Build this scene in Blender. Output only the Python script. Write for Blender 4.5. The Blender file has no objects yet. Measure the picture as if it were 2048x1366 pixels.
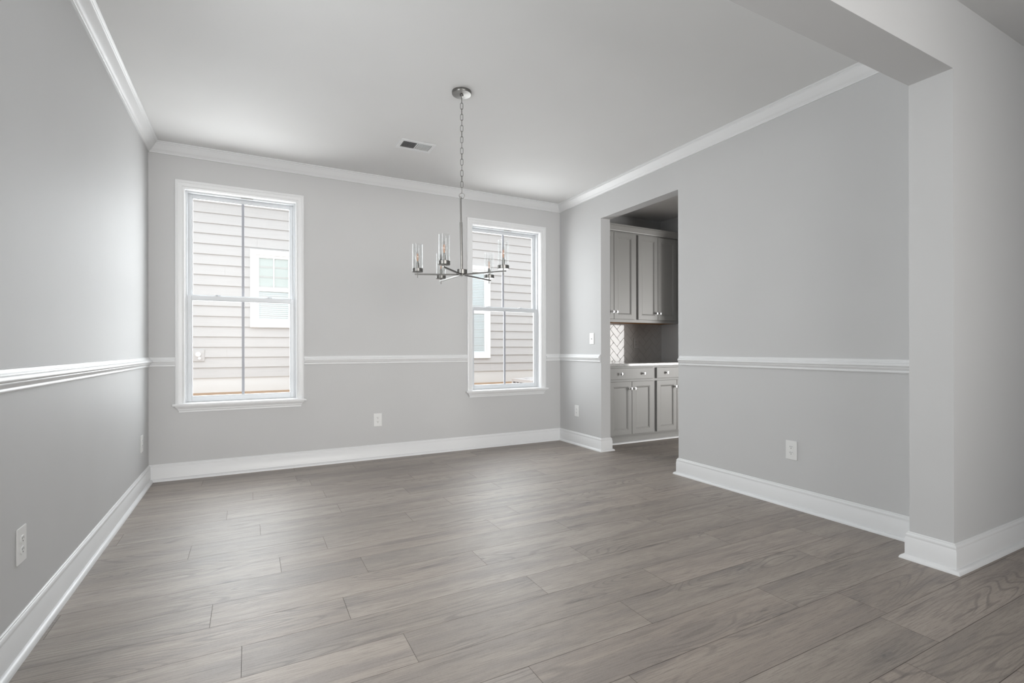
import bpy, bmesh, math, random
from mathutils import Matrix, Vector
random.seed(7)
C = bpy.context.scene.collection
S = bpy.context.scene

# ------------------------------------------------------------------ camera
W, H = 3.948, 2.743                      # room width, ceiling height
FPX, YAW, PITCH, ROLL, SHY = 994.437, -0.4852, 0.0004, -0.0020, 13.45
CAM = Vector((0.7222, -4.9078, 1.0721))
fwd = Vector((-math.sin(YAW)*math.cos(PITCH), math.cos(YAW)*math.cos(PITCH), math.sin(PITCH)))
rt = Vector((math.cos(YAW), math.sin(YAW), 0)); up = rt.cross(fwd)
r2 = math.cos(ROLL)*rt + math.sin(ROLL)*up; u2 = -math.sin(ROLL)*rt + math.cos(ROLL)*up
cd = bpy.data.cameras.new('camera'); cam = bpy.data.objects.new('camera', cd); C.objects.link(cam)
cd.sensor_width = 36; cd.lens = FPX/2048*36; cd.shift_y = SHY/2048; cd.clip_start = 0.05
M = Matrix((r2, u2, -fwd)).transposed().to_4x4(); M.translation = CAM; cam.matrix_world = M
S.camera = cam

# ------------------------------------------------------------------ light and exposure
S.view_settings.view_transform = 'Standard'; S.view_settings.look = 'None'
S.view_settings.exposure = 0.12; S.view_settings.gamma = 1.0; S.view_settings.use_curve_mapping = False
wd = bpy.data.worlds.new('overcast_sky'); S.world = wd; wd.use_nodes = True
bg = wd.node_tree.nodes['Background']; bg.inputs[0].default_value = (0.93, 0.97, 1.0, 1); bg.inputs[1].default_value = 2.0
def area(name, loc, target, sx, sy, power, col, spread=180):
    l = bpy.data.lights.new(name, 'AREA'); l.shape = 'RECTANGLE'; l.size = sx; l.size_y = sy; l.energy = power; l.color = col; l.spread = math.radians(spread)
    o = bpy.data.objects.new(name, l); C.objects.link(o); o.location = loc
    o.rotation_euler = (Vector(target)-Vector(loc)).to_track_quat('-Z', 'Y').to_euler(); return o
area('foyer_fill_light', (1.75, -8.35, 1.45), (1.75, 0, 1.6), 3.2, 1.85, 36, (1.0, 0.98, 0.955), 68)  # added fill lamp behind the camera, spread narrowed to reach the back wall
area('kitchen_window_daylight', (8.9, -4.9, 1.2), (5, -3.2, 1.2), 2.0, 1.9, 180, (1.0, 0.985, 0.96))
area('side_fill_light', (-.22, -3.26, 1.52), (3, -3.0, 1.52), 0.56, 1.7, 38, (0.97, 0.985, 1.0))  # added fill lamp shining in through the made-up side window
area('dining_window_daylight', (0.67, 0.50, 1.50), (0.67, -3, 0.75), 1.0, 1.8, 44, (0.93, 0.97, 1.0))
area('dining_window_daylight', (3.257, 0.50, 1.50), (3.257, -3, 0.75), 1.0, 1.8, 38, (0.93, 0.97, 1.0))

# ------------------------------------------------------------------ materials
def mat(name, col, rough=.5, metal=0, spec=.5, **kw):
    m = bpy.data.materials.new(name); m.use_nodes = True
    b = m.node_tree.nodes['Principled BSDF']
    b.inputs['Base Color'].default_value = (*col, 1); b.inputs['Roughness'].default_value = rough
    b.inputs['Metallic'].default_value = metal; b.inputs['Specular IOR Level'].default_value = spec
    return m
class N:
    def __init__(s, m): s.t = m.node_tree; s.b = s.t.nodes['Principled BSDF']
    def new(s, typ, **kw):
        n = s.t.nodes.new(typ)
        for k, v in kw.items(): setattr(n, k, v)
        return n
    def link(s, a, b): s.t.links.new(a, b)
    def math(s, op, a, b=None, c=None):
        n = s.new('ShaderNodeMath', operation=op)
        for i, v in enumerate((a, b, c)):
            if v is None: continue
            if isinstance(v, (int, float)): n.inputs[i].default_value = v
            else: s.link(v, n.inputs[i])
        return n.outputs[0]
    def mix(s, fac, a, b, blend='MIX'):
        n = s.new('ShaderNodeMix', data_type='RGBA', blend_type=blend)
        for i, v in ((0, fac), (6, a), (7, b)):
            if isinstance(v, (int, float)): n.inputs[i].default_value = v
            elif isinstance(v, tuple): n.inputs[i].default_value = (*v, 1)
            else: s.link(v, n.inputs[i])
        return n.outputs[2]
    def ramp(s, fac, stops):
        n = s.new('ShaderNodeValToRGB'); e = n.color_ramp.elements
        while len(e) < len(stops): e.new(.5)
        for x, (p, c) in zip(e, stops):
            x.position = p; x.color = (*c, 1) if isinstance(c, tuple) else (c, c, c, 1)
        s.link(fac, n.inputs[0]); return n.outputs[0]
    def vec(s, x, y, z=0):
        n = s.new('ShaderNodeCombineXYZ')
        for i, v in enumerate((x, y, z)):
            if isinstance(v, (int, float)): n.inputs[i].default_value = v
            else: s.link(v, n.inputs[i])
        return n.outputs[0]
    def noise(s, v, scale, detail=3, rough=.55, dist=0):
        n = s.new('ShaderNodeTexNoise'); s.link(v, n.inputs['Vector'])
        n.inputs['Scale'].default_value = scale; n.inputs['Detail'].default_value = detail
        n.inputs['Roughness'].default_value = rough; n.inputs['Distortion'].default_value = dist
        return n.outputs[0]
def paint(name, col, rough, amp=.03, bump=.0006, scale=180):
    m = mat(name, col, rough, spec=.35); n = N(m)
    tc = n.new('ShaderNodeNewGeometry').outputs['Position']
    a = n.noise(tc, 1.3, 2); v = n.ramp(a, [(.3, 1-amp), (.7, 1.0)])
    n.link(n.mix(1.0, col, v, 'MULTIPLY'), n.b.inputs['Base Color'])
    bp = n.new('ShaderNodeBump'); bp.inputs['Strength'].default_value = .25; bp.inputs['Distance'].default_value = bump
    n.link(n.noise(tc, scale, 2), bp.inputs['Height']); n.link(bp.outputs[0], n.b.inputs['Normal'])
    return m
m_wall = paint('wall_paint', (.60, .60, .60), .6)
m_ceil = paint('ceiling_paint', (.76, .76, .755), .75)
m_trim = mat('trim_enamel', (.79, .795, .80), .35)
m_vinyl = mat('window_vinyl', (.66, .68, .70), .35)
m_grille = mat('window_grille', (.40, .41, .45), .4)
m_cab = mat('cabinet_paint', (.355, .35, .338), .38)
m_gap = mat('floor_gap', (.10, .078, .064), .9)
m_nickel = mat('brushed_nickel', (.21, .205, .195), .34, 1)
m_chrome = mat('polished_chrome', (.85, .85, .86), .08, 1)
m_plate = mat('white_plastic', (.80, .80, .79), .3)
m_slot = mat('dark_slot', (.03, .03, .03), .6)
m_grout = mat('grout', (.42, .405, .39), .85)
m_tile = mat('glazed_tile', (.56, .54, .525), .045, spec=.36)
m_taupe = mat('taupe_plastic', (.55, .53, .515), .35)
m_wood = mat('cabinet_underside_wood', (.52, .25, .09), .6)
m_dark = mat('vent_dark', (.04, .04, .04), .8)
m_fil = mat('filament', (.85, .36, .14), .5)
m_fbase = mat('foundation_paint', (.74, .74, .735), .8)
m_dirt = mat('bare_clay_soil', (.42, .28, .18), .95)
m_hwhite = mat('house_trim_white', (.90, .90, .90), .5)
m_blind = mat('blinds', (.70, .735, .78), .6)
m_roomrefl = mat('room_reflection_pale', (.60, .635, .63), .8)  # pale tone puts the reflection in the house panes into the colour
m_ac = mat('condenser_metal', (.72, .70, .70), .5)
m_acdark = mat('condenser_coil', (.30, .28, .28), .7)

def siding_mat():
    m = mat('lap_siding', (.575, .562, .557), .7); n = N(m)
    pos = n.new('ShaderNodeNewGeometry').outputs['Position']
    sx = n.new('ShaderNodeSeparateXYZ'); n.link(pos, sx.inputs[0])
    g = n.noise(n.vec(n.math('MULTIPLY', sx.outputs[0], 3), sx.outputs[1], n.math('MULTIPLY', sx.outputs[2], 60)), 1, 4)
    n.link(n.mix(1.0, (.575, .562, .557), n.ramp(g, [(.3, .94), (.7, 1.0)]), 'MULTIPLY'), n.b.inputs['Base Color'])
    return m
m_siding = siding_mat()

def counter_mat():
    m = mat('quartz', (.60, .60, .59), .07); n = N(m)
    pos = n.new('ShaderNodeNewGeometry').outputs['Position']
    a = n.noise(pos, 90, 4, .7); b = n.noise(pos, 14, 3)
    c = n.mix(n.ramp(a, [(.45, 0.), (.6, 1.)]), (.62, .62, .61), (.50, .49, .48))
    n.link(n.mix(n.ramp(b, [(.5, 0.), (.7, .5)]), c, (.68, .68, .67)), n.b.inputs['Base Color'])
    return m
m_counter = counter_mat()

def glass_mat(name, tint=(1, 1, 1), f0=.04, f1=.7, rough=0.0):
    """Thin clear glass: mostly transparent, a reflection that grows towards grazing angles."""
    m = bpy.data.materials.new(name); m.use_nodes = True; t = m.node_tree; t.nodes.clear()
    o = t.nodes.new('ShaderNodeOutputMaterial'); mx = t.nodes.new('ShaderNodeMixShader')
    tr = t.nodes.new('ShaderNodeBsdfTransparent'); gl = t.nodes.new('ShaderNodeBsdfGlossy'); lw = t.nodes.new('ShaderNodeLayerWeight')
    pw = t.nodes.new('ShaderNodeMath'); pw.operation = 'POWER'; pw.inputs[1].default_value = 4.0
    ml = t.nodes.new('ShaderNodeMath'); ml.operation = 'MULTIPLY_ADD'; ml.inputs[1].default_value = f1; ml.inputs[2].default_value = f0; ml.use_clamp = True
    lw.inputs[0].default_value = .5; tr.inputs[0].default_value = (*tint, 1); gl.inputs['Roughness'].default_value = rough
    t.links.new(lw.outputs['Facing'], pw.inputs[0]); t.links.new(pw.outputs[0], ml.inputs[0]); t.links.new(ml.outputs[0], mx.inputs[0])
    t.links.new(tr.outputs[0], mx.inputs[1]); t.links.new(gl.outputs[0], mx.inputs[2]); t.links.new(mx.outputs[0], o.inputs[0])
    return m
m_pane = glass_mat('window_glass', (.985, .995, .99), .012, .3, .25)
m_shade = glass_mat('clear_shade_glass', (.985, .99, .99), .025, .55, .05)
m_bulb = glass_mat('bulb_glass', (.98, .975, .97), .09, .7, .05)

def floor_mat():
    m = mat('oak_planks', (.3, .27, .24), .36, spec=.7); n = N(m)
    uv = n.new('ShaderNodeUVMap', uv_map='UVMap').outputs[0]
    s = n.new('ShaderNodeSeparateXYZ'); n.link(uv, s.inputs[0]); u, v = s.outputs[0], s.outputs[1]
    at = n.new('ShaderNodeAttribute', attribute_name='plank'); sr = n.new('ShaderNodeSeparateColor'); n.link(at.outputs['Color'], sr.inputs[0])
    ra, rb, rc = sr.outputs[0], sr.outputs[1], sr.outputs[2]
    off = n.math('MULTIPLY', ra, 57.0)
    vv = n.math('ADD', v, n.math('MULTIPLY', rb, 31.0)); uu = n.math('ADD', u, off)
    base = n.mix(rb, (.262, .221, .188), (.340, .292, .252))
    base = n.mix(n.math('MULTIPLY', rc, .35), base, (.345, .275, .228))
    # long soft bands
    band = n.noise(n.vec(n.math('MULTIPLY', uu, .9), n.math('MULTIPLY', vv, 11)), 1, 4, .6, .6)
    base = n.mix(n.ramp(band, [(.36, .55), (.52, 0.)]), base, (.165, .140, .130))
    base = n.mix(n.ramp(band, [(.52, 0.), (.74, .40)]), base, (.46, .405, .35))
    # cathedral rings: rings of a strongly stretched field
    fld = n.noise(n.vec(n.math('MULTIPLY', uu, .75), n.math('MULTIPLY', vv, 5.0)), 1, 1.5, .45, .35)
    ring = n.math('SINE', n.math('MULTIPLY', fld, 170.0))
    msk = n.ramp(n.noise(n.vec(n.math('MULTIPLY', uu, 1.1), n.math('MULTIPLY', vv, 4.), 9.), 1, 1), [(.50, 0.), (.62, 1.)])
    rr = n.math('MULTIPLY', n.ramp(ring, [(.45, 0.), (.98, .72)]), msk)
    base = n.mix(rr, base, (.15, .125, .11))
    # fine pores
    por = n.noise(n.vec(n.math('MULTIPLY', uu, 9), n.math('MULTIPLY', vv, 190)), 1, 3, .7, .2)
    base = n.mix(n.ramp(por, [(.36, .50), (.52, 0.)]), base, (.13, .108, .095))
    spk = n.noise(n.vec(n.math('MULTIPLY', uu, 120), n.math('MULTIPLY', vv, 400)), 1, 2, .7)
    base = n.mix(n.ramp(spk, [(.4, .10), (.6, 0.)]), base, (.5, .46, .41))
    stk = n.noise(n.vec(n.math('MULTIPLY', uu, 2.6), n.math('MULTIPLY', vv, 46), 4.), 1, 4, .65, .5)
    smk = n.ramp(n.noise(n.vec(n.math('MULTIPLY', uu, 1.7), n.math('MULTIPLY', vv, 7), 17.), 1, 2), [(.48, 0.), (.60, 1.)])
    base = n.mix(n.math('MULTIPLY', n.ramp(stk, [(.30, .9), (.43, 0.)]), smk), base, (.10, .083, .075))
    # knots
    vo = n.new('ShaderNodeTexVoronoi'); n.link(n.vec(n.math('MULTIPLY', uu, 1.5), n.math('MULTIPLY', vv, 4.6)), vo.inputs['Vector'])
    vo.inputs['Scale'].default_value = 1; vo.inputs['Randomness'].default_value = 1
    wob = n.noise(n.vec(n.math('MULTIPLY', uu, 14), n.math('MULTIPLY', vv, 45)), 1, 3)
    d = n.math('ADD', vo.outputs['Distance'], n.math('MULTIPLY', n.math('SUBTRACT', wob, .5), .20))
    halo = n.ramp(d, [(.04, .55), (.34, 0.)]); kn = n.ramp(d, [(.02, .9), (.10, 0.)]); kn = n.math('MAXIMUM', kn, n.math('MULTIPLY', halo, n.ramp(por, [(.38, 1.), (.62, .35)])))
    ks = n.new('ShaderNodeSeparateColor'); n.link(vo.outputs['Color'], ks.inputs[0])
    kn = n.math('MULTIPLY', kn, n.math('GREATER_THAN', ks.outputs[0], .35))
    base = n.mix(kn, base, (.095, .085, .085))
    n.link(base, n.b.inputs['Base Color'])
    n.b.inputs['Coat Weight'].default_value = .5; n.b.inputs['Coat Roughness'].default_value = .62; n.b.inputs['Coat IOR'].default_value = 1.6
    rgh = n.ramp(por, [(.3, .56), (.6, .48)]); n.link(rgh, n.b.inputs['Roughness'])
    bp = n.new('ShaderNodeBump'); bp.inputs['Strength'].default_value = .25; bp.inputs['Distance'].default_value = .0008
    n.link(por, bp.inputs['Height']); n.link(bp.outputs[0], n.b.inputs['Normal'])
    return m
m_floor = floor_mat()

# ------------------------------------------------------------------ helpers
def obj(name, bm, m, parent=None, smooth=False, loc=None, kind=None, label=None, cat=None, group=None):
    bmesh.ops.recalc_face_normals(bm, faces=bm.faces[:])
    me = bpy.data.meshes.new(name); bm.to_mesh(me); bm.free()
    for x in (m if isinstance(m, (list, tuple)) else [m]): me.materials.append(x)
    if smooth:
        for p in me.polygons: p.use_smooth = True
        try: me.set_sharp_from_angle(angle=math.radians(40))
        except Exception: pass
    o = bpy.data.objects.new(name, me); C.objects.link(o)
    if parent: o.parent = parent
    if loc: o.location = loc
    return tag(o, label, cat, group, kind)
def tag(o, label=None, cat=None, group=None, kind=None):
    for k, v in (('label', label), ('category', cat), ('group', group), ('kind', kind)):
        if v: o[k] = v
    return o
def thing(name, label, cat, loc=(0, 0, 0), rz=0, group=None, kind=None, parent=None):
    o = bpy.data.objects.new(name, None); C.objects.link(o); o.location = loc; o.rotation_euler = (0, 0, rz); o.empty_display_size = .05
    if parent: o.parent = parent
    return tag(o, label, cat, group, kind)
def copy_tree(o, parent=None):
    c = o.copy(); C.objects.link(c); c.parent = parent
    for ch in list(o.children): copy_tree(ch, c)
    return c
def box(bm, a, b, bev=0):
    x0, y0, z0 = a; x1, y1, z1 = b
    v = [bm.verts.new(p) for p in ((x0, y0, z0), (x1, y0, z0), (x1, y1, z0), (x0, y1, z0), (x0, y0, z1), (x1, y0, z1), (x1, y1, z1), (x0, y1, z1))]
    f = [bm.faces.new([v[i] for i in q]) for q in ((3, 2, 1, 0), (4, 5, 6, 7), (0, 1, 5, 4), (1, 2, 6, 5), (2, 3, 7, 6), (3, 0, 4, 7))]
    if bev:
        es = list({e for q in f for e in q.edges})
        bmesh.ops.bevel(bm, geom=es, offset=bev, segments=2, affect='EDGES', profile=.5)
    return bm
def boxes(*L, bev=0):
    bm = bmesh.new()
    for a, b in L: box(bm, a, b, bev)
    return bm
def lathe(bm, prof, n=24, c=(0, 0, 0), axis='z', cap=True):
    rows = []
    for r, h in prof:
        row = []
        for i in range(n):
            t = 2*math.pi*i/n; p = (r*math.cos(t), r*math.sin(t), h)
            if axis == 'y': p = (p[0], -p[2], p[1])
            row.append(bm.verts.new((p[0]+c[0], p[1]+c[1], p[2]+c[2])))
        rows.append(row)
    for a, b in zip(rows, rows[1:]):
        for i in range(n): bm.faces.new((a[i], a[(i+1) % n], b[(i+1) % n], b[i]))
    if cap:
        bm.faces.new(rows[0][::-1]); bm.faces.new(rows[-1])
    return bm
def bar(bm, a, b, r, n=10, square=False):
    a, b = Vector(a), Vector(b); q = (b-a).to_track_quat('Z', 'Y')
    if square: n = 4
    rows = []
    for p in (a, b):
        rows.append([bm.verts.new(p + q @ Vector((r*math.cos(2*math.pi*(i+.5)/n)*(1.414 if square else 1), r*math.sin(2*math.pi*(i+.5)/n)*(1.414 if square else 1), 0))) for i in range(n)])
    for i in range(n): bm.faces.new((rows[0][i], rows[0][(i+1) % n], rows[1][(i+1) % n], rows[1][i]))
    bm.faces.new(rows[0][::-1]); bm.faces.new(rows[1]); return bm
def loop_tube(bm, pts, r, n=8):
    pts = [Vector(p) for p in pts]; k = len(pts); rows = []
    cen = sum(pts, Vector())/k; nrm = (pts[0]-cen).cross(pts[k//4]-cen).normalized()
    for i, p in enumerate(pts):
        t = (pts[(i+1) % k]-pts[i-1]).normalized(); s = t.cross(nrm).normalized()
        rows.append([bm.verts.new(p + r*(math.cos(2*math.pi*j/n)*s + math.sin(2*math.pi*j/n)*nrm)) for j in range(n)])
    for i in range(k):
        a, b = rows[i], rows[(i+1) % k]
        for j in range(n): bm.faces.new((a[j], a[(j+1) % n], b[(j+1) % n], b[j]))
def sweep(path, prof, i0=0, i1=None):
    """prof: closed (offset to the right of travel, z). Mitred corners; builds segments i0..i1."""
    P = [Vector((x, y)) for x, y in path]; i1 = len(P)-1 if i1 is None else i1
    bm = bmesh.new(); rings = []
    for i, p in enumerate(P):
        if i < i0 or i > i1: rings.append(None); continue
        d0 = (p-P[i-1]).normalized() if i > 0 else None
        d1 = (P[i+1]-p).normalized() if i < len(P)-1 else None
        d0 = d0 or d1; d1 = d1 or d0
        n0, n1 = Vector((d0.y, -d0.x)), Vector((d1.y, -d1.x))
        m = (n0+n1); m = m/(m.dot(n0)) if m.length > 1e-6 else n0
        rings.append([bm.verts.new((p.x+m.x*o, p.y+m.y*o, z)) for o, z in prof])
    for i in range(i0, i1):
        a, b = rings[i], rings[i+1]; k = len(prof)
        for j in range(k): bm.faces.new((a[j], a[(j+1) % k], b[(j+1) % k], b[j]))
    bm.faces.new(rings[i0]); bm.faces.new(rings[i1][::-1])
    return bm
def frame_sweep(x0, x1, z0, z1, prof, bottom=False, right_only=False):
    """Casing round an opening in the plane y=0 facing -y. prof: (outward offset, -y depth)."""
    bm = bmesh.new()
    pts = [(x0, z0, -1, 0), (x0, z1, -1, 1), (x1, z1, 1, 1), (x1, z0, 1, 0)]
    rows = [[bm.verts.new((x+sx*o, -d, z+sz*o)) for o, d in prof] for x, z, sx, sz in pts]
    k = len(prof)
    for a, b in zip(rows, rows[1:]):
        for j in range(k): bm.faces.new((a[j], a[(j+1) % k], b[(j+1) % k], b[j]))
    bm.faces.new(rows[0]); bm.faces.new(rows[-1][::-1]); return bm
def wall_boxes(axis, t0, t1, u0, u1, z0, z1, holes):
    """Solid wall from t0..t1 in thickness, u0..u1 along, with rectangular holes (ua, ub, za, zb)."""
    us = sorted({u0, u1, *[h[0] for h in holes], *[h[1] for h in holes]}); bm = bmesh.new()
    for a, b in zip(us, us[1:]):
        m = (a+b)/2; hs = sorted([h for h in holes if h[0] < m < h[1]], key=lambda h: h[2]); z = z0
        segs = []
        for h in hs:
            if h[2] > z: segs.append((z, h[2]))
            z = h[3]
        if z < z1: segs.append((z, z1))
        for p, q in segs:
            if axis == 'x': box(bm, (a, t0, p), (b, t1, q))
            else: box(bm, (t0, a, p), (t1, b, q))
    return bm

# ------------------------------------------------------------------ setting: shell
DY0, DY1, DZ = -0.7724, -1.8251, 2.4225      # pantry doorway in the right wall
JX, JY0, JY1, BZ = 3.691, -3.6115, -3.7926, 2.4048   # cased opening towards the foyer
RT = 0.12
XP = 5.54                                    # pantry right wall
X0, X1, Y1 = -1.6, 9.0, -8.5
def floor_mesh():
    bm = bmesh.new(); uvl = bm.loops.layers.uv.new('UVMap'); cl = bm.loops.layers.color.new('plank')
    b = box(bm, (X0-.1, Y1-.1, -.06), (X1+.1, .15, -.0025))
    for f in bm.faces: f.material_index = 1
    rw, L, g = .1945, 1.1775, .0007
    known = {-6: .341, -4: .641, -3: .374, -2: .93, -1: .054, 0: .695, 1: 1.075, 2: .583, 3: .046, 4: .855, 5: 1.09, 6: .44, 7: .775, 8: .075, 9: .59, 11: .74}
    for k in range(-29, 17):
        ya, yb = -3.06+rw*k, -3.06+rw*(k+1); yb = min(yb, .0)
        if ya >= yb or ya < Y1-.2: continue
        off = known.get(k, random.random()*L); x = off - L*3
        while x < X1:
            xa, xb = max(x, X0), min(x+L, X1)
            if xb > xa:
                r = (random.random(), random.random(), random.random(), 1)
                v = [bm.verts.new(p) for p in ((xa+g, ya+g, 0), (xb-g, ya+g, 0), (xb-g, yb-g, 0), (xa+g, yb-g, 0))]
                f = bm.faces.new(v); f.material_index = 0
                for lp, (uu, vv) in zip(f.loops, ((xa-x, 0), (xb-x, 0), (xb-x, rw), (xa-x, rw))):
                    lp[uvl].uv = (uu, vv); lp[cl] = r
            x += L
    return bm
bmf = floor_mesh()
me = bpy.data.meshes.new('floor'); bmf.to_mesh(me); bmf.free(); me.materials.append(m_floor); me.materials.append(m_gap)
fl = bpy.data.objects.new('floor', me); C.objects.link(fl); fl['kind'] = 'structure'
obj('ceiling', boxes(((X0-.1, Y1-.1, H), (X1+.1, .15, H+.15))), m_ceil, kind='structure')
WX = [(0.240, 1.100), (2.827, 3.687)]; WZ0, WZ1 = .622, 2.408
obj('wall_back', wall_boxes('x', 0, .15, -.12, X1+.1, -.05, H, [(a, b, WZ0-.02, WZ1) for a, b in WX]), m_wall, kind='structure')
obj('wall_left', wall_boxes('y', -.15, 0, JY0, 0, -.05, H, [(-3.565, -2.955, WZ0-.02, WZ1)]), m_wall, kind='structure')  # hole for the added side window
obj('wall_right', wall_boxes('y', W, W+RT, JY0, 0, -.05, H, [(DY1, DY0, -.06, DZ)]), m_wall, kind='structure')
obj('wall_front', wall_boxes('x', JY1, JY0, X0, XP+RT, -.05, H, [(.2, JX, -.06, BZ)]), m_wall, kind='structure')
obj('wall_pantry', boxes(((XP, -.75, -.05), (XP+RT, 0, H)), ((XP, JY0, -.05), (XP+RT, -2.05, H)), ((XP, -2.05, 2.42), (XP+RT, -.75, H))), m_wall, kind='structure')
obj('wall_foyer_right', boxes(((XP, Y1, -.05), (XP+RT, JY1, H))), m_wall, kind='structure')
obj('wall_foyer_left', boxes(((X0-.12, Y1, -.05), (X0, JY1, H))), m_wall, kind='structure')
obj('wall_foyer_front', wall_boxes('x', Y1-.12, Y1, X0-.12, X1+.1, -.05, H, [(.1, 3.4, .45, 2.35)]), m_wall, kind='structure')
obj('wall_kitchen', wall_boxes('y', X1, X1+.12, Y1, 0, -.05, H, [(-5.9, -3.9, .12, 2.1)]), m_wall, kind='structure')

# ------------------------------------------------------------------ trims
BASE = [(0, 0), (.015, 0), (.015, .1045), (.0125, .108), (.0125, .116), (.0135, .119), (.0115, .1265), (.0065, .1305), (.0065, .1345), (.003, .1377), (0, .1377)]
SHOE = [(.015, 0), (.034, 0), (.0335, .005), (.031, .0115), (.026, .017), (.0195, .0205), (.015, .021)]
RAIL = [(0, .929), (.009, .929), (.0115, .933), (.0115, .938), (.009, .942), (.012, .9475), (.020, .955), (.0215, .958), (.0215, .962), (.028, .9655), (.031, .971), (.030, .978), (.0255, .983), (.019, .986), (.019, .9895), (.0145, .994), (.0145, .998), (.0085, 1.0055), (0, 1.007)]
CR = [(0, H-.080), (.0085, H-.080), (.0085, H-.0735), (.0125, H-.0705), (.015, H-.066), (.0215, H-.062), (.032, H-.050), (.044, H-.034), (.0525, H-.023), (.056, H-.0185), (.0605, H-.0165), (.0605, H-.0115), (.068, H-.0075), (.074, H-.006), (.074, H), (0, H)]
pA = [(0, JY0), (0, 0), (W, 0), (W, DY0), (W+RT, DY0), (W+RT, -.56)]
pB = [(W+RT, -3.4), (W+RT, DY1), (W, DY1), (W, JY0), (JX, JY0), (JX, JY1), (XP, JY1)]
def base(name, path, i0, i1):
    b = obj(name, sweep(path, BASE, i0, i1), m_trim, smooth=True, kind='structure')
    obj('shoe_molding', sweep(path, SHOE, i0, i1), m_trim, b, smooth=True)
base('baseboard_left', pA, 0, 1); base('baseboard_back', pA, 1, 2); base('baseboard_right', pA, 2, 5)
base('baseboard_right_front', pB, 0, 4); base('baseboard_front', pB, 4, 6)
E1 = .060
def rail(n, path, i0=0, i1=None): obj('trim_%d' % n, sweep(path, RAIL, i0, i1), m_trim, smooth=True, kind='structure')
pr = [(0, -2.895), (0, 0), (WX[0][0]-E1, 0)]
rail(1, pr, 0, 1); rail(2, pr, 1, 2)
rail(3, [(WX[0][1]+E1, 0), (WX[1][0]-E1, 0)])
pr = [(WX[1][1]+E1, 0), (W, 0), (W, DY0+.008)]
rail(4, pr, 0, 1); rail(5, pr, 1, 2); rail(6, [(W, DY1-.018), (W, JY0)])
pC = [(0, JY0), (0, 0), (W, 0), (W, JY0), (0, JY0), (0, 0)]
for i in range(4): obj('trim_%d' % (7+i), sweep(pC[:5] if i else pC, CR, i, i+1), m_trim, smooth=True, kind='structure')

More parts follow.
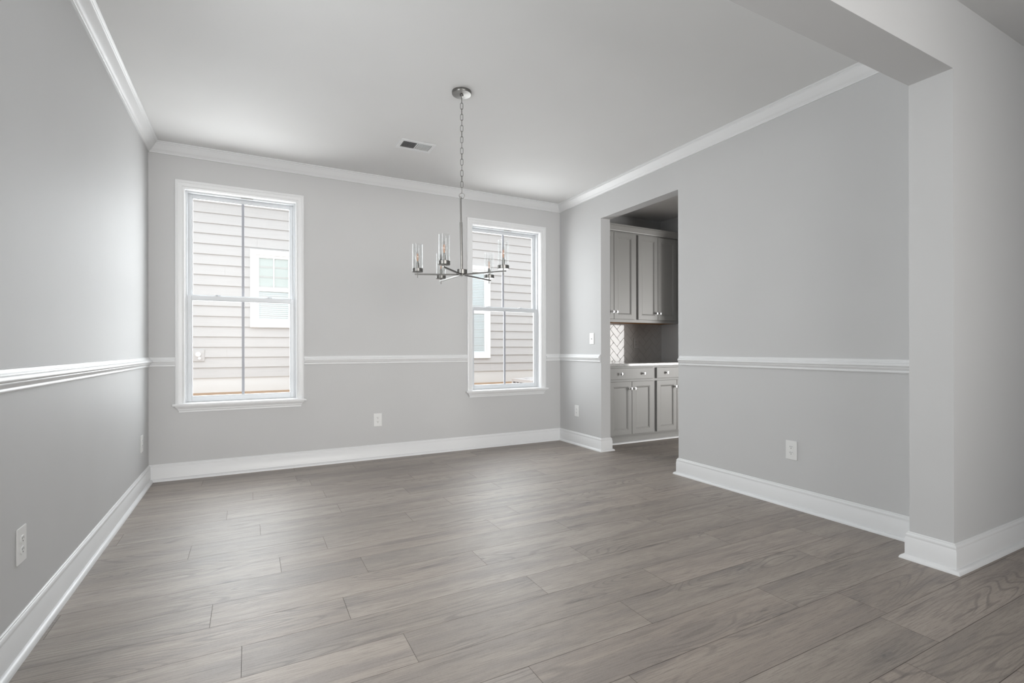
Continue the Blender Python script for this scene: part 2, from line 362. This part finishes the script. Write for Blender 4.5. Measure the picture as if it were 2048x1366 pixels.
# ------------------------------------------------------------------ windows
CAS = [(-.002, 0), (-.002, .008), (.004, .011), (.006, .010), (.010, .010), (.013, .0135), (.034, .0165), (.038, .0165), (.040, .0195), (.0565, .0195), (.060, .017), (.060, 0)]
def make_window(i, x0, x1):
    t = thing('window_%d' % i, None, None, kind='structure')
    z0, z1 = WZ0, WZ1; xc = (x0+x1)/2
    c = obj('casing', frame_sweep(x0, x1, z0, z1, CAS), m_trim, t, smooth=True)
    # stool and apron
    bm = bmesh.new(); box(bm, (x0-.078, -.044, z0-.020), (x1+.078, .0, z0), .004); box(bm, (x0, 0, z0-.02), (x1, .055, z0))
    obj('sill', bm, m_trim, t)
    bm = bmesh.new()
    prof = [(0, z0-.020), (.030, z0-.020), (.030, z0-.026), (.024, z0-.034), (.0165, z0-.046), (.0165, z0-.052), (.011, z0-.060), (.011, z0-.072), (0, z0-.072)]
    rows = []
    for s, xe in ((-1, x0-.060), (1, x1+.060)):
        rows.append([bm.verts.new((xe - s*(.030-min(d, .030))*1.3, -d if d else 0, z)) for d, z in prof])
    k = len(prof)
    for j in range(k): bm.faces.new((rows[0][j], rows[0][(j+1) % k], rows[1][(j+1) % k], rows[1][j]))
    bm.faces.new(rows[0]); bm.faces.new(rows[1][::-1]); obj('apron', bm, m_trim, t)
    # jamb: painted extension, then vinyl track
    g = .0015
    obj('jamb', boxes(((x0-g, 0, z0), (x0+.006, .15, z1+g)), ((x1-.006, 0, z0), (x1+g, .15, z1+g)), ((x0+.006, 0, z1-.006), (x1-.006, .15, z1+g)), ((x0+.006, .0552, z0-.02), (x1-.006, .15, z0+.004))), m_trim, t)
    a, b, zt = x0+.006, x1-.006, z1-.006
    obj('frame', boxes(((a, .060, z0+.0045), (a+.013, .1495, zt)), ((b-.013, .060, z0+.0045), (b, .1495, zt)), ((a+.0128, .0603, zt-.012), (b-.0128, .1492, zt-.0002)),
        ((a+.013, .095, z0+.004), (a+.019, .103, zt-.0118)), ((b-.019, .095, z0+.004), (b-.013, .103, zt-.0118)), ((a, .15, z0-.02), (b, .165, z0+.03)), bev=.001), m_vinyl, t)
    zm = 1.512
    def sash(name, y0, y1, za, zb, bot, top, st=.030):
        aa, bb = a+.0125, b-.0125
        s = obj(name, boxes(((aa, y0, za), (aa+st, y1, zb)), ((bb-st, y0, za), (bb, y1, zb)), ((aa+st, y0, za), (bb-st, y1, za+bot)), ((aa+st, y0, zb-top), (bb-st, y1, zb)), bev=.0025), m_vinyl, t)
        ym = (y0+y1)/2
        # glazing bead
        obj('glazing_bead', boxes(((aa+st-.001, ym-.009, za+bot), (aa+st+.005, ym+.009, zb-top)), ((bb-st-.005, ym-.009, za+bot), (bb-st+.001, ym+.009, zb-top)),
            ((aa+st+.005, ym-.0088, za+bot-.001), (bb-st-.005, ym+.009, za+bot+.005)), ((aa+st+.005, ym-.0088, zb-top-.005), (bb-st-.005, ym+.009, zb-top+.001))), m_vinyl, s)
        obj('muntin', boxes(((xc-.011, ym-.006, za+bot), (xc+.011, ym+.006, zb-top)), bev=.002), m_grille, s)
        bm = bmesh.new(); v = [bm.verts.new(p) for p in ((aa+st, ym+.0075, za+bot), (bb-st, ym+.0075, za+bot), (bb-st, ym+.0075, zb-top), (aa+st, ym+.0075, zb-top))]; bm.faces.new(v)
        obj('pane', bm, m_pane, s); return s
    lo = sash('lower_sash', .066, .094, z0+.006, zm+.014, .042, .036)
    hi = sash('upper_sash', .104, .132, zm-.016, zt-.012, .036, .030)
    for dx in (-.20, .20):
        l = bmesh.new(); box(l, (xc+dx-.028, .070, zm+.014), (xc+dx+.028, .092, zm+.019), .001); lathe(l, [(.011, 0), (.011, .007), (.006, .009)], 14, (xc+dx, .082, zm+.018)); box(l, (xc+dx-.006, .064, zm+.022), (xc+dx+.030, .074, zm+.027), .001)
        obj('sash_lock', l, m_vinyl, lo)
        l = bmesh.new(); box(l, (xc+dx*1.72-.022, .068, zm+.014), (xc+dx*1.72+.022, .080, zm+.017), .001); obj('tilt_latch', l, m_vinyl, lo)
    obj('vent_slot', boxes(((xc-.015, .0575, zt-.011), (xc+.080, .0605, zt-.004)), bev=.0005), m_cab, t)
    return t
for i, (a, b) in enumerate(WX): make_window(i+1, a, b)
make_window(3, -3.565, -2.955).rotation_euler = (0, 0, math.pi/2)   # made-up window out of view, added to let in the side fill light

# ------------------------------------------------------------------ electrical plates
def receptacle_bm(z):
    bm = bmesh.new(); pts = []
    for i in range(24):
        t = 2*math.pi*i/24; x, y = .0172*math.cos(t), .0172*math.sin(t); y = max(-.0135, min(.0135, y)); pts.append((x, y))
    a = [bm.verts.new((x, -.0035, z+y)) for x, y in pts]; b = [bm.verts.new((x*.97, -.0075, z+y*.97)) for x, y in pts]
    for i in range(24): bm.faces.new((a[i], a[(i+1) % 24], b[(i+1) % 24], b[i]))
    bm.faces.new(b); return bm
def make_outlet(label, loc, rz, group='white duplex outlets around the dining room', mp=None):
    m_plate = mp or globals()['m_plate']
    t = thing('wall_outlet', label, 'outlet', loc, rz, group)
    obj('cover_plate', boxes(((-.0395, -.0055, -.0635), (.0395, 0, .0635)), bev=.0022), m_plate, t)
    for z in (-.0195, .0195):
        r = obj('receptacle', receptacle_bm(z), m_plate, t)
        s = boxes(((-.0075, -.0078, z+.000), (-.0050, -.0070, z+.0085)), ((.0050, -.0078, z+.001), (.0072, -.0070, z+.0080))); lathe(s, [(.0026, .0070), (.0026, .0078)], 10, (0, 0, z-.0065), 'y')
        obj('slot', s, m_slot, r)
    s = bmesh.new(); lathe(s, [(.0032, .0050), (.0028, .0066)], 12, (0, 0, 0), 'y'); obj('screw', s, m_plate, t); return t
o0 = make_outlet('white duplex outlet low on the wall between the two windows', (1.826, 0, .378), 0)
def put(o, label, loc, rz):
    c = copy_tree(o); c.location = loc; c.rotation_euler = (0, 0, rz); c['label'] = label; return c
R90 = math.pi/2
put(o0, 'white duplex outlet low on the left wall, nearest the camera', (0, -2.531, .379), R90)
put(o0, 'white duplex outlet on the left wall beside the window corner', (0, -.305, .361), R90)
put(o0, 'white duplex outlet on the short wall left of the pantry doorway, below the chair rail', (W, -.341, .374), -R90)
put(o0, 'white duplex outlet on the long right wall between doorway and foyer column', (W, -2.824, .384), -R90)
make_outlet('taupe outlet on the herringbone tile above the pantry counter', (5.10, -.009, 1.135), 0, 'outlets in the pantry', m_taupe)
sw = thing('light_switch', 'white toggle light switch above the chair rail beside the pantry doorway', 'light switch', (W, -.618, 1.175), -R90)
obj('cover_plate', boxes(((-.037, -.0055, -.0595), (.037, 0, .0595)), bev=.0022), m_plate, sw)
obj('switch_collar', boxes(((-.0055, -.0065, -.0125), (.0055, -.005, .0125))), m_plate, sw)
bm = boxes(((-.004, -.016, -.004), (.004, -.005, .0045)), bev=.001); bmesh.ops.rotate(bm, verts=bm.verts[:], cent=(0, -.005, 0), matrix=Matrix.Rotation(math.radians(28), 3, 'X')); obj('toggle', bm, m_plate, sw)
for z in (-.03, .03): bm = bmesh.new(); lathe(bm, [(.003, .005), (.0026, .0064)], 10, (0, 0, z), 'y'); obj('screw', bm, m_plate, sw)

# ------------------------------------------------------------------ ceiling vent
vx0, vx1, vy0, vy1 = 1.790, 2.078, -1.014, -.826
vt = thing('ceiling_vent', 'white louvred air vent in the ceiling near the windows', 'vent', ((vx0+vx1)/2, (vy0+vy1)/2, H))
hx, hy = (vx1-vx0)/2, (vy1-vy0)/2
bm = bmesh.new(); ix, iy = hx-.026, hy-.030
for a, b in (((-hx, -hy, -.006), (hx, -iy, 0)), ((-hx, iy, -.006), (hx, hy, 0)), ((-hx, -iy, -.006), (-ix, iy, 0)), ((ix, -iy, -.006), (hx, iy, 0)), ((-.004, -iy, -.006), (.004, iy, 0))): box(bm, a, b)
obj('vent_frame', bm, m_trim, vt)
obj('vent_backing', boxes(((-ix, -iy, -.0012), (ix, iy, -.0004))), m_dark, vt)
bm = bmesh.new()
for k in range(22):
    x = -ix+.006+k*(2*ix-.012)/21
    if abs(x) < .006: continue
    s = -1 if x < 0 else 1; c0 = (x, 0)
    v = [bm.verts.new(p) for p in ((x-s*.0005, -iy, -.0055), (x-s*.0005, iy, -.0055), (x-s*.0045, iy, -.0012), (x-s*.0045, -iy, -.0012))]
    w = [bm.verts.new((q.co.x+.0008, q.co.y, q.co.z)) for q in v]
    bm.faces.new(v); bm.faces.new(w[::-1])
    for j in range(4): bm.faces.new((v[j], v[(j+1) % 4], w[(j+1) % 4], w[j]))
obj('louvres', bm, m_trim, vt)
for x in (-hx+.012, hx-.012): bm = bmesh.new(); lathe(bm, [(.004, -.0060), (.003, -.0075)], 10, (x, 0, 0)); obj('screw', bm, m_vinyl, vt)

# ------------------------------------------------------------------ chandelier
CX, CY = 1.945, -1.893
ch = thing('chandelier', 'brushed nickel five light chandelier with clear glass cylinders hanging on a chain', 'chandelier', (CX, CY, H))
def zc(z): return z-H
bm = bmesh.new(); lathe(bm, [(.0635, 0), (.0635, -.014), (.061, -.018), (.012, -.0215), (.010, -.030), (.0055, -.031)], 40); obj('ceiling_canopy', bm, m_nickel, ch, smooth=True)
bm = bmesh.new(); ztop, zbot = 2.708, 2.082
def link_pts(z0, z1, w, face):
    pts = []; r = w/2; n = 8
    for i in range(n+1): t = math.pi*i/n; pts.append((r*math.cos(t), z1-r+r*math.sin(t)))
    for i in range(n+1): t = math.pi+math.pi*i/n; pts.append((r*math.cos(t), z0+r+r*math.sin(t)))
    ca, sa = math.cos(face), math.sin(face)
    return [(ca*x, sa*x, z) for x, z in pts]
nl, Lk = 17, .0425; pitch = (ztop-zbot-Lk)/(nl-1)
for k in range(nl):
    z1 = zc(ztop)-k*pitch; ang = YAW + (R90 if k % 2 == 0 else 0) + .12*math.sin(k*1.7)
    loop_tube(bm, link_pts(z1-Lk, z1, .0165, ang), .0017, 7)
obj('chain', bm, m_nickel, ch, smooth=True)
bm = bmesh.new(); rp = [(.0175*math.cos(t*math.pi/12)*math.cos(YAW), .0175*math.cos(t*math.pi/12)*math.sin(YAW), zc(2.066)+.0175*math.sin(t*math.pi/12)) for t in range(24)]
loop_tube(bm, rp, .0019, 8); obj('hanging_ring', bm, m_nickel, ch, smooth=True)
# the stem leans very slightly
HB = Vector((.004, .014, zc(1.556))); ST = Vector((-.008, .002, zc(2.050)))
JN = ST.lerp(HB, .315)
bm = bmesh.new(); bar(bm, ST, JN, .0052, 16); lathe(bm, [(.004, -.004), (.007, .0), (.007, .006), (.003, .010)], 14, ST); obj('upper_stem', bm, m_nickel, ch, smooth=True)
bm = bmesh.new(); bar(bm, JN, HB, .0086, 16); obj('stem', bm, m_nickel, ch, smooth=True)
bm = bmesh.new(); lathe(bm, [(.0, .031), (.0355, .031), (.0365, .030), (.0365, .003), (.0355, .002), (.020, .002), (.018, -.006), (.006, -.007), (.005, -.016), (.001, -.0165)], 36, HB, cap=False); obj('hub', bm, m_nickel, ch, smooth=True)
ends = [(1.686, -1.767), (1.743, -2.111), (1.928, -1.537), (2.224, -1.713), (2.127, -2.129)]
ZA = zc(1.555)
def bulb_prof():
    return [(.0065, .0), (.0085, .006), (.0135, .016), (.0168, .028), (.0165, .036), (.0140, .047), (.0095, .059), (.005, .068), (.0018, .0735), (.0002, .075)]
shade0 = None
for ex, ey in ends:
    e = Vector((ex-CX, ey-CY, ZA)); h = Vector((HB.x, HB.y, ZA)); d = (e-h).normalized()
    bm = bmesh.new(); bar(bm, h+d*.010, e+d*.018, .0046, square=True); a = obj('arm', bm, m_nickel, ch)
    bm = bmesh.new(); lathe(bm, [(.0006, -.024), (.0030, -.0225), (.0030, .014), (.0045, .014)], 12, e, cap=False); obj('finial_pin', bm, m_nickel, a, smooth=True)
    cup = [(.003, .014), (.0345, .014), (.0360, .0155), (.0360, .036), (.0350, .037), (.0338, .037), (.0338, .018), (.003, .018)]
    bm = bmesh.new(); lathe(bm, cup, 36, e, cap=False); obj('cup', bm, m_nickel, ch, smooth=True)
    bm = bmesh.new(); lathe(bm, [(.0001, .018), (.0095, .018), (.0095, .073), (.0075, .074), (.0075, .084), (.0001, .084)], 18, e, cap=False); obj('candle_socket', bm, m_nickel, ch, smooth=True)
    bm = bmesh.new(); lathe(bm, [(.0330, .0185), (.0330, .193), (.0315, .193), (.0315, .0185), (.0330, .0185)], 40, e, cap=False); obj('glass_shade', bm, m_shade, ch, smooth=True)
    eb = e + Vector((0, 0, .083)); bm = bmesh.new(); lathe(bm, bulb_prof(), 20, eb, cap=False); b = obj('bulb', bm, m_bulb, ch, smooth=True)
    bm = bmesh.new()
    for q in range(4):
        t = q*R90+.4; bar(bm, eb+Vector((.0055*math.cos(t), .0055*math.sin(t), .016)), eb+Vector((.0030*math.cos(t), .0030*math.sin(t), .050)), .0011, 6)
    bar(bm, eb+Vector((0, 0, .0)), eb+Vector((0, 0, .016)), .0022, 8); obj('filament', bm, m_fil, b)

# ------------------------------------------------------------------ pantry
def panel_door(x0, x1, z0, z1, y, th=.020, fw=.052):
    """Framed door in the plane y facing -y."""
    rings = [(0, 0), (0, th-.002), (.002, th), (fw, th), (fw+.003, th-.003), (fw+.008, th-.003), (fw+.016, th-.009), (fw+.018, th-.010)]
    bm = bmesh.new(); rs = []
    for ins, d in rings: rs.append([bm.verts.new(p) for p in ((x0+ins, y-d, z0+ins), (x1-ins, y-d, z0+ins), (x1-ins, y-d, z1-ins), (x0+ins, y-d, z1-ins))])
    for a, b in zip(rs, rs[1:]):
        for j in range(4): bm.faces.new((a[j], a[(j+1) % 4], b[(j+1) % 4], b[j]))
    bm.faces.new(rs[-1]); bm.faces.new(rs[0][::-1]); return bm
def knob(parent, x, z, y):
    bm = bmesh.new(); lathe(bm, [(.0085, 0), (.0085, .002), (.0055, .004), (.0048, .014), (.0075, .019), (.0148, .0225), (.0158, .0255), (.0140, .0285), (.004, .0298)], 20, (x, y, z), 'y')
    obj('knob', bm, m_chrome, parent, smooth=True)
YB, YU = -.610, -.305
def base_cabinet(x0, x1, label):
    t = thing('base_cabinet', label, 'cabinet', group='grey base cabinets in the pantry')
    w = .028; xm = (x0+x1)/2
    bm = bmesh.new(); box(bm, (x0, YB+.02, .100), (x1, -.001, .872)); obj('carcass', bm, m_cab, t)
    obj('face_frame', boxes(((x0, YB, .100), (x0+.035, YB+.02, .872)), ((x1-.035, YB, .100), (x1, YB+.02, .872)), ((x0+.035, YB, .100), (x1-.035, YB+.02, .130)), ((x0+.035, YB, .690), (x1-.035, YB+.02, .735)), ((x0+.035, YB, .845), (x1-.035, YB+.02, .872))), m_cab, t)
    obj('toe_kick', boxes(((x0, -.545, 0.021), (x1, -.53, .102))), m_cab, t)
    d = obj('drawer', boxes(((x0+w, YB-.020, .727), (x1-w, YB, .850)), bev=.003), m_cab, t)
    for kx in (xm-.165, xm+.165): knob(d, kx, .788, YB-.020)
    d1 = obj('door', panel_door(x0+w, xm-.002, .115, .700, YB), m_cab, t); knob(d1, xm-.028, .622, YB-.020)
    d2 = obj('door', panel_door(xm+.002, x1-w, .115, .700, YB), m_cab, t); knob(d2, xm+.028, .622, YB-.020)
def wall_cabinet(x0, x1, label):
    t = thing('wall_cabinet', label, 'cabinet', group='tall grey wall cabinets in the pantry')
    w = .028; xm = (x0+x1)/2
    bm = bmesh.new(); box(bm, (x0, YU+.02, 1.392), (x1, -.001, 2.448)); obj('carcass', bm, m_cab, t)
    obj('bottom_panel', boxes(((x0, YU+.020, 1.3815), (x1, -.010, 1.3915))), m_wood, t, label='bare brown wood bottom panel')
    obj('face_frame', boxes(((x0, YU, 1.380), (x0+.035, YU+.02, 2.448)), ((x1-.035, YU, 1.380), (x1, YU+.02, 2.448)), ((x0+.035, YU, 1.380), (x1-.035, YU+.02, 1.42)), ((x0+.035, YU, 2.42), (x1-.035, YU+.02, 2.448))), m_cab, t)
    d1 = obj('door', panel_door(x0+w, xm-.002, 1.415, 2.432, YU), m_cab, t); knob(d1, xm-.028, 1.500, YU-.020)
    d2 = obj('door', panel_door(xm+.002, x1-w, 1.415, 2.432, YU), m_cab, t); knob(d2, xm+.028, 1.500, YU-.020)
UX = [(4.145, 4.831), (4.831, 5.517)]
base_cabinet(*UX[0], 'grey base cabinet with two knobs on its drawer, left in the pantry')
base_cabinet(*UX[1], 'grey base cabinet partly cut by the doorway edge, right in the pantry')
wall_cabinet(*UX[0], 'tall grey wall cabinet above the bright reflecting tiles, left in the pantry')
wall_cabinet(*UX[1], 'tall grey wall cabinet with both doors showing, right in the pantry')
for nm, y0, y1, z0, z1 in (('base_filler', YB, YB+.02, .10, .872), ('wall_filler', YU, YU+.02, 1.38, 2.448)):
    pass
obj('trim_11', boxes(((W+RT, YB, .021), (4.145, -.001, .872)), ((5.517, YB, .10), (XP, -.001, .872))), m_cab, kind='structure')
obj('trim_12', boxes(((W+RT, YU, 1.38), (4.145, -.001, 2.448)), ((5.517, YU, 1.38), (XP, -.001, 2.448))), m_cab, kind='structure')
CCR = [(0, 2.4485), (.020, 2.4485), (.020, 2.456), (.024, 2.462), (.032, 2.474), (.046, 2.496), (.052, 2.505), (.060, 2.508), (.060, 2.520), (0, 2.520)]
obj('trim_13', sweep([(W+RT, YU), (XP, YU)], CCR), m_cab, smooth=True, kind='structure')
obj('trim_14', sweep([(W+RT, -.545), (XP, -.545)], [(0, 0), (.018, 0), (.0165, .008), (.010, .017), (0, .020)]), m_trim, smooth=True, kind='structure')
bm = boxes(((W+RT+.001, -.640, .873), (XP-.001, -.001, .903)), bev=.003)
obj('countertop', bm, m_counter, label='pale speckled stone countertop across both pantry base cabinets', cat='countertop')
# herringbone backsplash
def backsplash():
    w, g, th = .0762, .0013, .008; bx0, bx1, bz0, bz1 = W+RT, XP-.001, .903, 1.388
    bm = bmesh.new(); s = math.sqrt(.5); ox, oz = 4.632, .93
    for i in range(-40, 41):
        for j in range(-12, 13):
            tx, ty = i+2*j, i-2*j
            for (a, b, c, d) in ((0, 2, 0, 1), (0, 1, 1, 3)):
                p = [(a+tx, c+ty), (b+tx, c+ty), (b+tx, d+ty), (a+tx, d+ty)]
                q = [((x-y)*s*w+ox, (x+y)*s*w+oz) for x, y in p]
                cx, cz = sum(x for x, _ in q)/4, sum(z for _, z in q)/4
                if not (bx0-.12 < cx < bx1+.12 and bz0-.12 < cz < bz1+.12): continue
                e1 = Vector((q[1][0]-q[0][0], q[1][1]-q[0][1])).normalized(); e2 = Vector((q[3][0]-q[0][0], q[3][1]-q[0][1])).normalized()
                sg = [(1, 1), (-1, 1), (-1, -1), (1, -1)]
                def ring(ins, y): return [bm.verts.new((x+ins*(e1.x*u+e2.x*v), y, z+ins*(e1.y*u+e2.y*v))) for (x, z), (u, v) in zip(q, sg)]
                r0, r1, r2_ = ring(g, 0), ring(g, -th+.0012), ring(g+.0016, -th)
                for A, B in ((r0, r1), (r1, r2_)):
                    for k in range(4): bm.faces.new((A[k], A[(k+1) % 4], B[(k+1) % 4], B[k]))
                bm.faces.new(r2_)
    for co, no in (((bx0, 0, 0), (-1, 0, 0)), ((bx1, 0, 0), (1, 0, 0)), ((0, 0, bz0), (0, 0, -1)), ((0, 0, bz1), (0, 0, 1))):
        bmesh.ops.bisect_plane(bm, geom=bm.verts[:]+bm.edges[:]+bm.faces[:], plane_co=co, plane_no=no, clear_outer=True)
    return bm
bs = obj('wall_backsplash', backsplash(), m_tile, kind='structure')
obj('grout', boxes(((W+RT, -.0058, .903), (XP-.001, -.0003, 1.388))), m_grout, bs)

# ------------------------------------------------------------------ outside: the neighbouring house and its ground
HY = 4.1
bm = bmesh.new(); prof = [(-2.0, -.4), (.165, -.4), (1.0, -.35), (2.3, -.30), (3.45, .20), (3.62, .345), (4.6, .385), (4.6, -.6), (-2., -.6)]
gx = (-6, 12)
bm2 = bmesh.new(); pr_ = [(.165, -.35), (2.2, -.28), (3.15, .22), (3.40, .380), (4.4, .402), (4.4, -.6), (.165, -.6)]
rows = [[bm2.verts.new((x, y, z)) for y, z in pr_] for x in gx]
for j in range(len(pr_)): bm2.faces.new((rows[0][j], rows[0][(j+1) % len(pr_)], rows[1][(j+1) % len(pr_)], rows[1][j]))
bm2.faces.new(rows[0]); bm2.faces.new(rows[1][::-1]); bm.free()
obj('ground', bm2, m_dirt, kind='structure')
hs = thing('house', 'neighbouring house with pale grey lap siding and white trimmed windows, seen through both windows', 'house', (0, HY, .38))
def hb(name, L, m, par=hs, bev=0, label=None):
    b = boxes(*[((a[0], a[1]-HY, a[2]-.38), (c[0], c[1]-HY, c[2]-.38)) for a, c in L], bev=bev); return obj(name, b, m, par, label=label)
bm = bmesh.new(); z = .632; k = 0
while z < 3.36:
    zt = z+.1598; xs = [-6]+sorted([-6+((k*1.37) % 3.66)+3.66*j for j in range(5)])+[12]
    v = [(0, z-.006), (-.026, z-.006), (-.005, zt), (0, zt)]
    for xa, xb in zip(xs, xs[1:]):
        if xb-xa < .01: continue
        R_ = [[bm.verts.new((x, y-.002, q-.38)) for y, q in v] for x in (xa+.0004, xb-.0004)]
        for j in range(4): bm.faces.new((R_[0][j], R_[0][(j+1) % 4], R_[1][(j+1) % 4], R_[1][j]))
        bm.faces.new(R_[0]); bm.faces.new(R_[1][::-1])
    z = zt; k += 1
obj('siding', bm, m_siding, hs)
hb('wall', [((-6, HY, .3), (12, HY+.15, 4.2))], m_siding)
hb('foundation', [((-6, HY-.004, .30), (12, HY, .628))], m_fbase, label='white painted foundation band')
hb('frieze_board', [((-6, HY-.03, 3.362), (12, HY, 3.60))], m_hwhite)
hb('eave', [((-6, HY-.35, 3.60), (12, HY, 3.64)), ((-6, HY-.37, 3.60), (12, HY-.35, 3.78)), ((-6, HY-.35, 3.7), (12, HY, 4.2))], m_hwhite)
def house_window(x0, x1, z0, z1, zr, muntins):
    t = .082; y = HY-.022
    w = hb('window', [((x0, y-.035, z0), (x0+t, HY, z1)), ((x1-t, y-.035, z0), (x1, HY, z1)), ((x0+t, y-.035, z1-t), (x1-t, HY, z1)), ((x0+t, y-.035, z0), (x1-t, y, z0+t))], m_hwhite, bev=.002)
    a, b, c, d = x0+t, x1-t, z0+t, z1-t; s = .046
    hb('sash_frame', [((a, y-.022, c), (a+s, y, d)), ((b-s, y-.022, c), (b, y, d)), ((a+s, y-.022, d-s), (b-s, y, d)), ((a+s, y-.022, c), (b-s, y, c+s)), ((a+s, y-.026, zr-.032), (b-s, y, zr+.032))], m_hwhite, w, bev=.002)
    for mx in muntins: hb('muntin', [((mx-.009, y-.016, zr+.03), (mx+.009, y-.004, d-s))], m_hwhite, w)
    hb('pane', [((a+s, y-.0125, c+s), (b-s, y-.0115, d-s))], m_pane, w)
    # slatted blinds behind the glass
    L = []; zz = c+s
    while zz < zr-.03: L.append(((a+s, y-.0075, zz+.001), (b-s, y-.0030, zz+.022))); zz += .032
    if muntins[0] > 2:
        zz = zr+.035
        while zz < d-s-.02: L.append(((a+s, y-.0075, zz+.001), (b-s, y-.0030, zz+.022))); zz += .032
    hb('blind', L, m_blind, w)
    hb('room_reflection', [((a+s, y-.0022, c+s), (b-s, y-.0021, d-s))], m_roomrefl, w)  # flat room backing, coloured like the reflection in the upper glass
house_window(.727, 1.413, 1.419, 2.667, 2.034, [1.070])
house_window(4.02, 4.96, .880, 2.700, 1.790, [4.49])
sb = hb('spigot_block', [((-.075, HY-.034, .884), (.106, HY-.006, 1.059))], m_siding, bev=.004)
bm = bmesh.new(); lathe(bm, [(.036, .034), (.036, .050), (.028, .056)], 20, (.022, 0, .989-.38), 'y'); lathe(bm, [(.012, .034), (.012, .075), (.019, .076), (.019, .082), (.003, .084)], 14, (.042, 0, .931-.38), 'y')
obj('spigot', bm, m_hwhite, sb, smooth=True)

ac = thing('air_conditioner', 'grey outdoor air conditioner condenser at lower right of the right window', 'air conditioner', (5.40, 2.86, -.14))
ax, ay, ah = .40, .36, .66
obj('cabinet', boxes(((-ax, -ay, 0), (-ax+.05, -ay+.05, ah-.045)), ((ax-.05, -ay, 0), (ax, -ay+.05, ah-.045)), ((-ax, ay-.05, 0), (-ax+.05, ay, ah-.045)), ((ax-.05, ay-.05, 0), (ax, ay, ah-.045)), ((-ax-.001, -ay-.001, -.2), (ax+.001, ay+.001, .04)), ((-ax, -ay, ah-.045), (ax, ay, ah)), bev=.004), m_ac, ac)
obj('coil', boxes(((-ax+.02, -ay+.02, .03), (ax-.02, ay-.02, ah-.04))), m_acdark, ac)
L = []
for k in range(14):
    z = .06+k*.042
    L += [((-ax-.002, -ay+.03, z), (-ax+.012, ay-.03, z+.014)), ((-ax+.03, -ay-.002, z), (ax-.03, -ay+.012, z+.014))]
for k in range(6):
    y = -ay+.05+k*(2*ay-.1)/5; L.append(((-ax-.004, y-.008, .04), (-ax+.010, y+.008, ah-.04)))
    x = -ax+.05+k*(2*ax-.1)/5; L.append(((x-.008, -ay-.004, .04), (x+.008, -ay+.010, ah-.04)))
obj('louvre_grille', boxes(*L), m_ac, ac)
bm = bmesh.new()
for r in (.08, .14, .20, .26, .31): loop_tube(bm, [(r*math.cos(t*math.pi/16), r*math.sin(t*math.pi/16), ah+.012) for t in range(32)], .004, 6)
for t in range(8): bar(bm, (.03*math.cos(t*math.pi/4), .03*math.sin(t*math.pi/4), ah+.010), (.32*math.cos(t*math.pi/4), .32*math.sin(t*math.pi/4), ah+.006), .004, 6)
obj('fan_grille', bm, m_ac, ac, smooth=True)
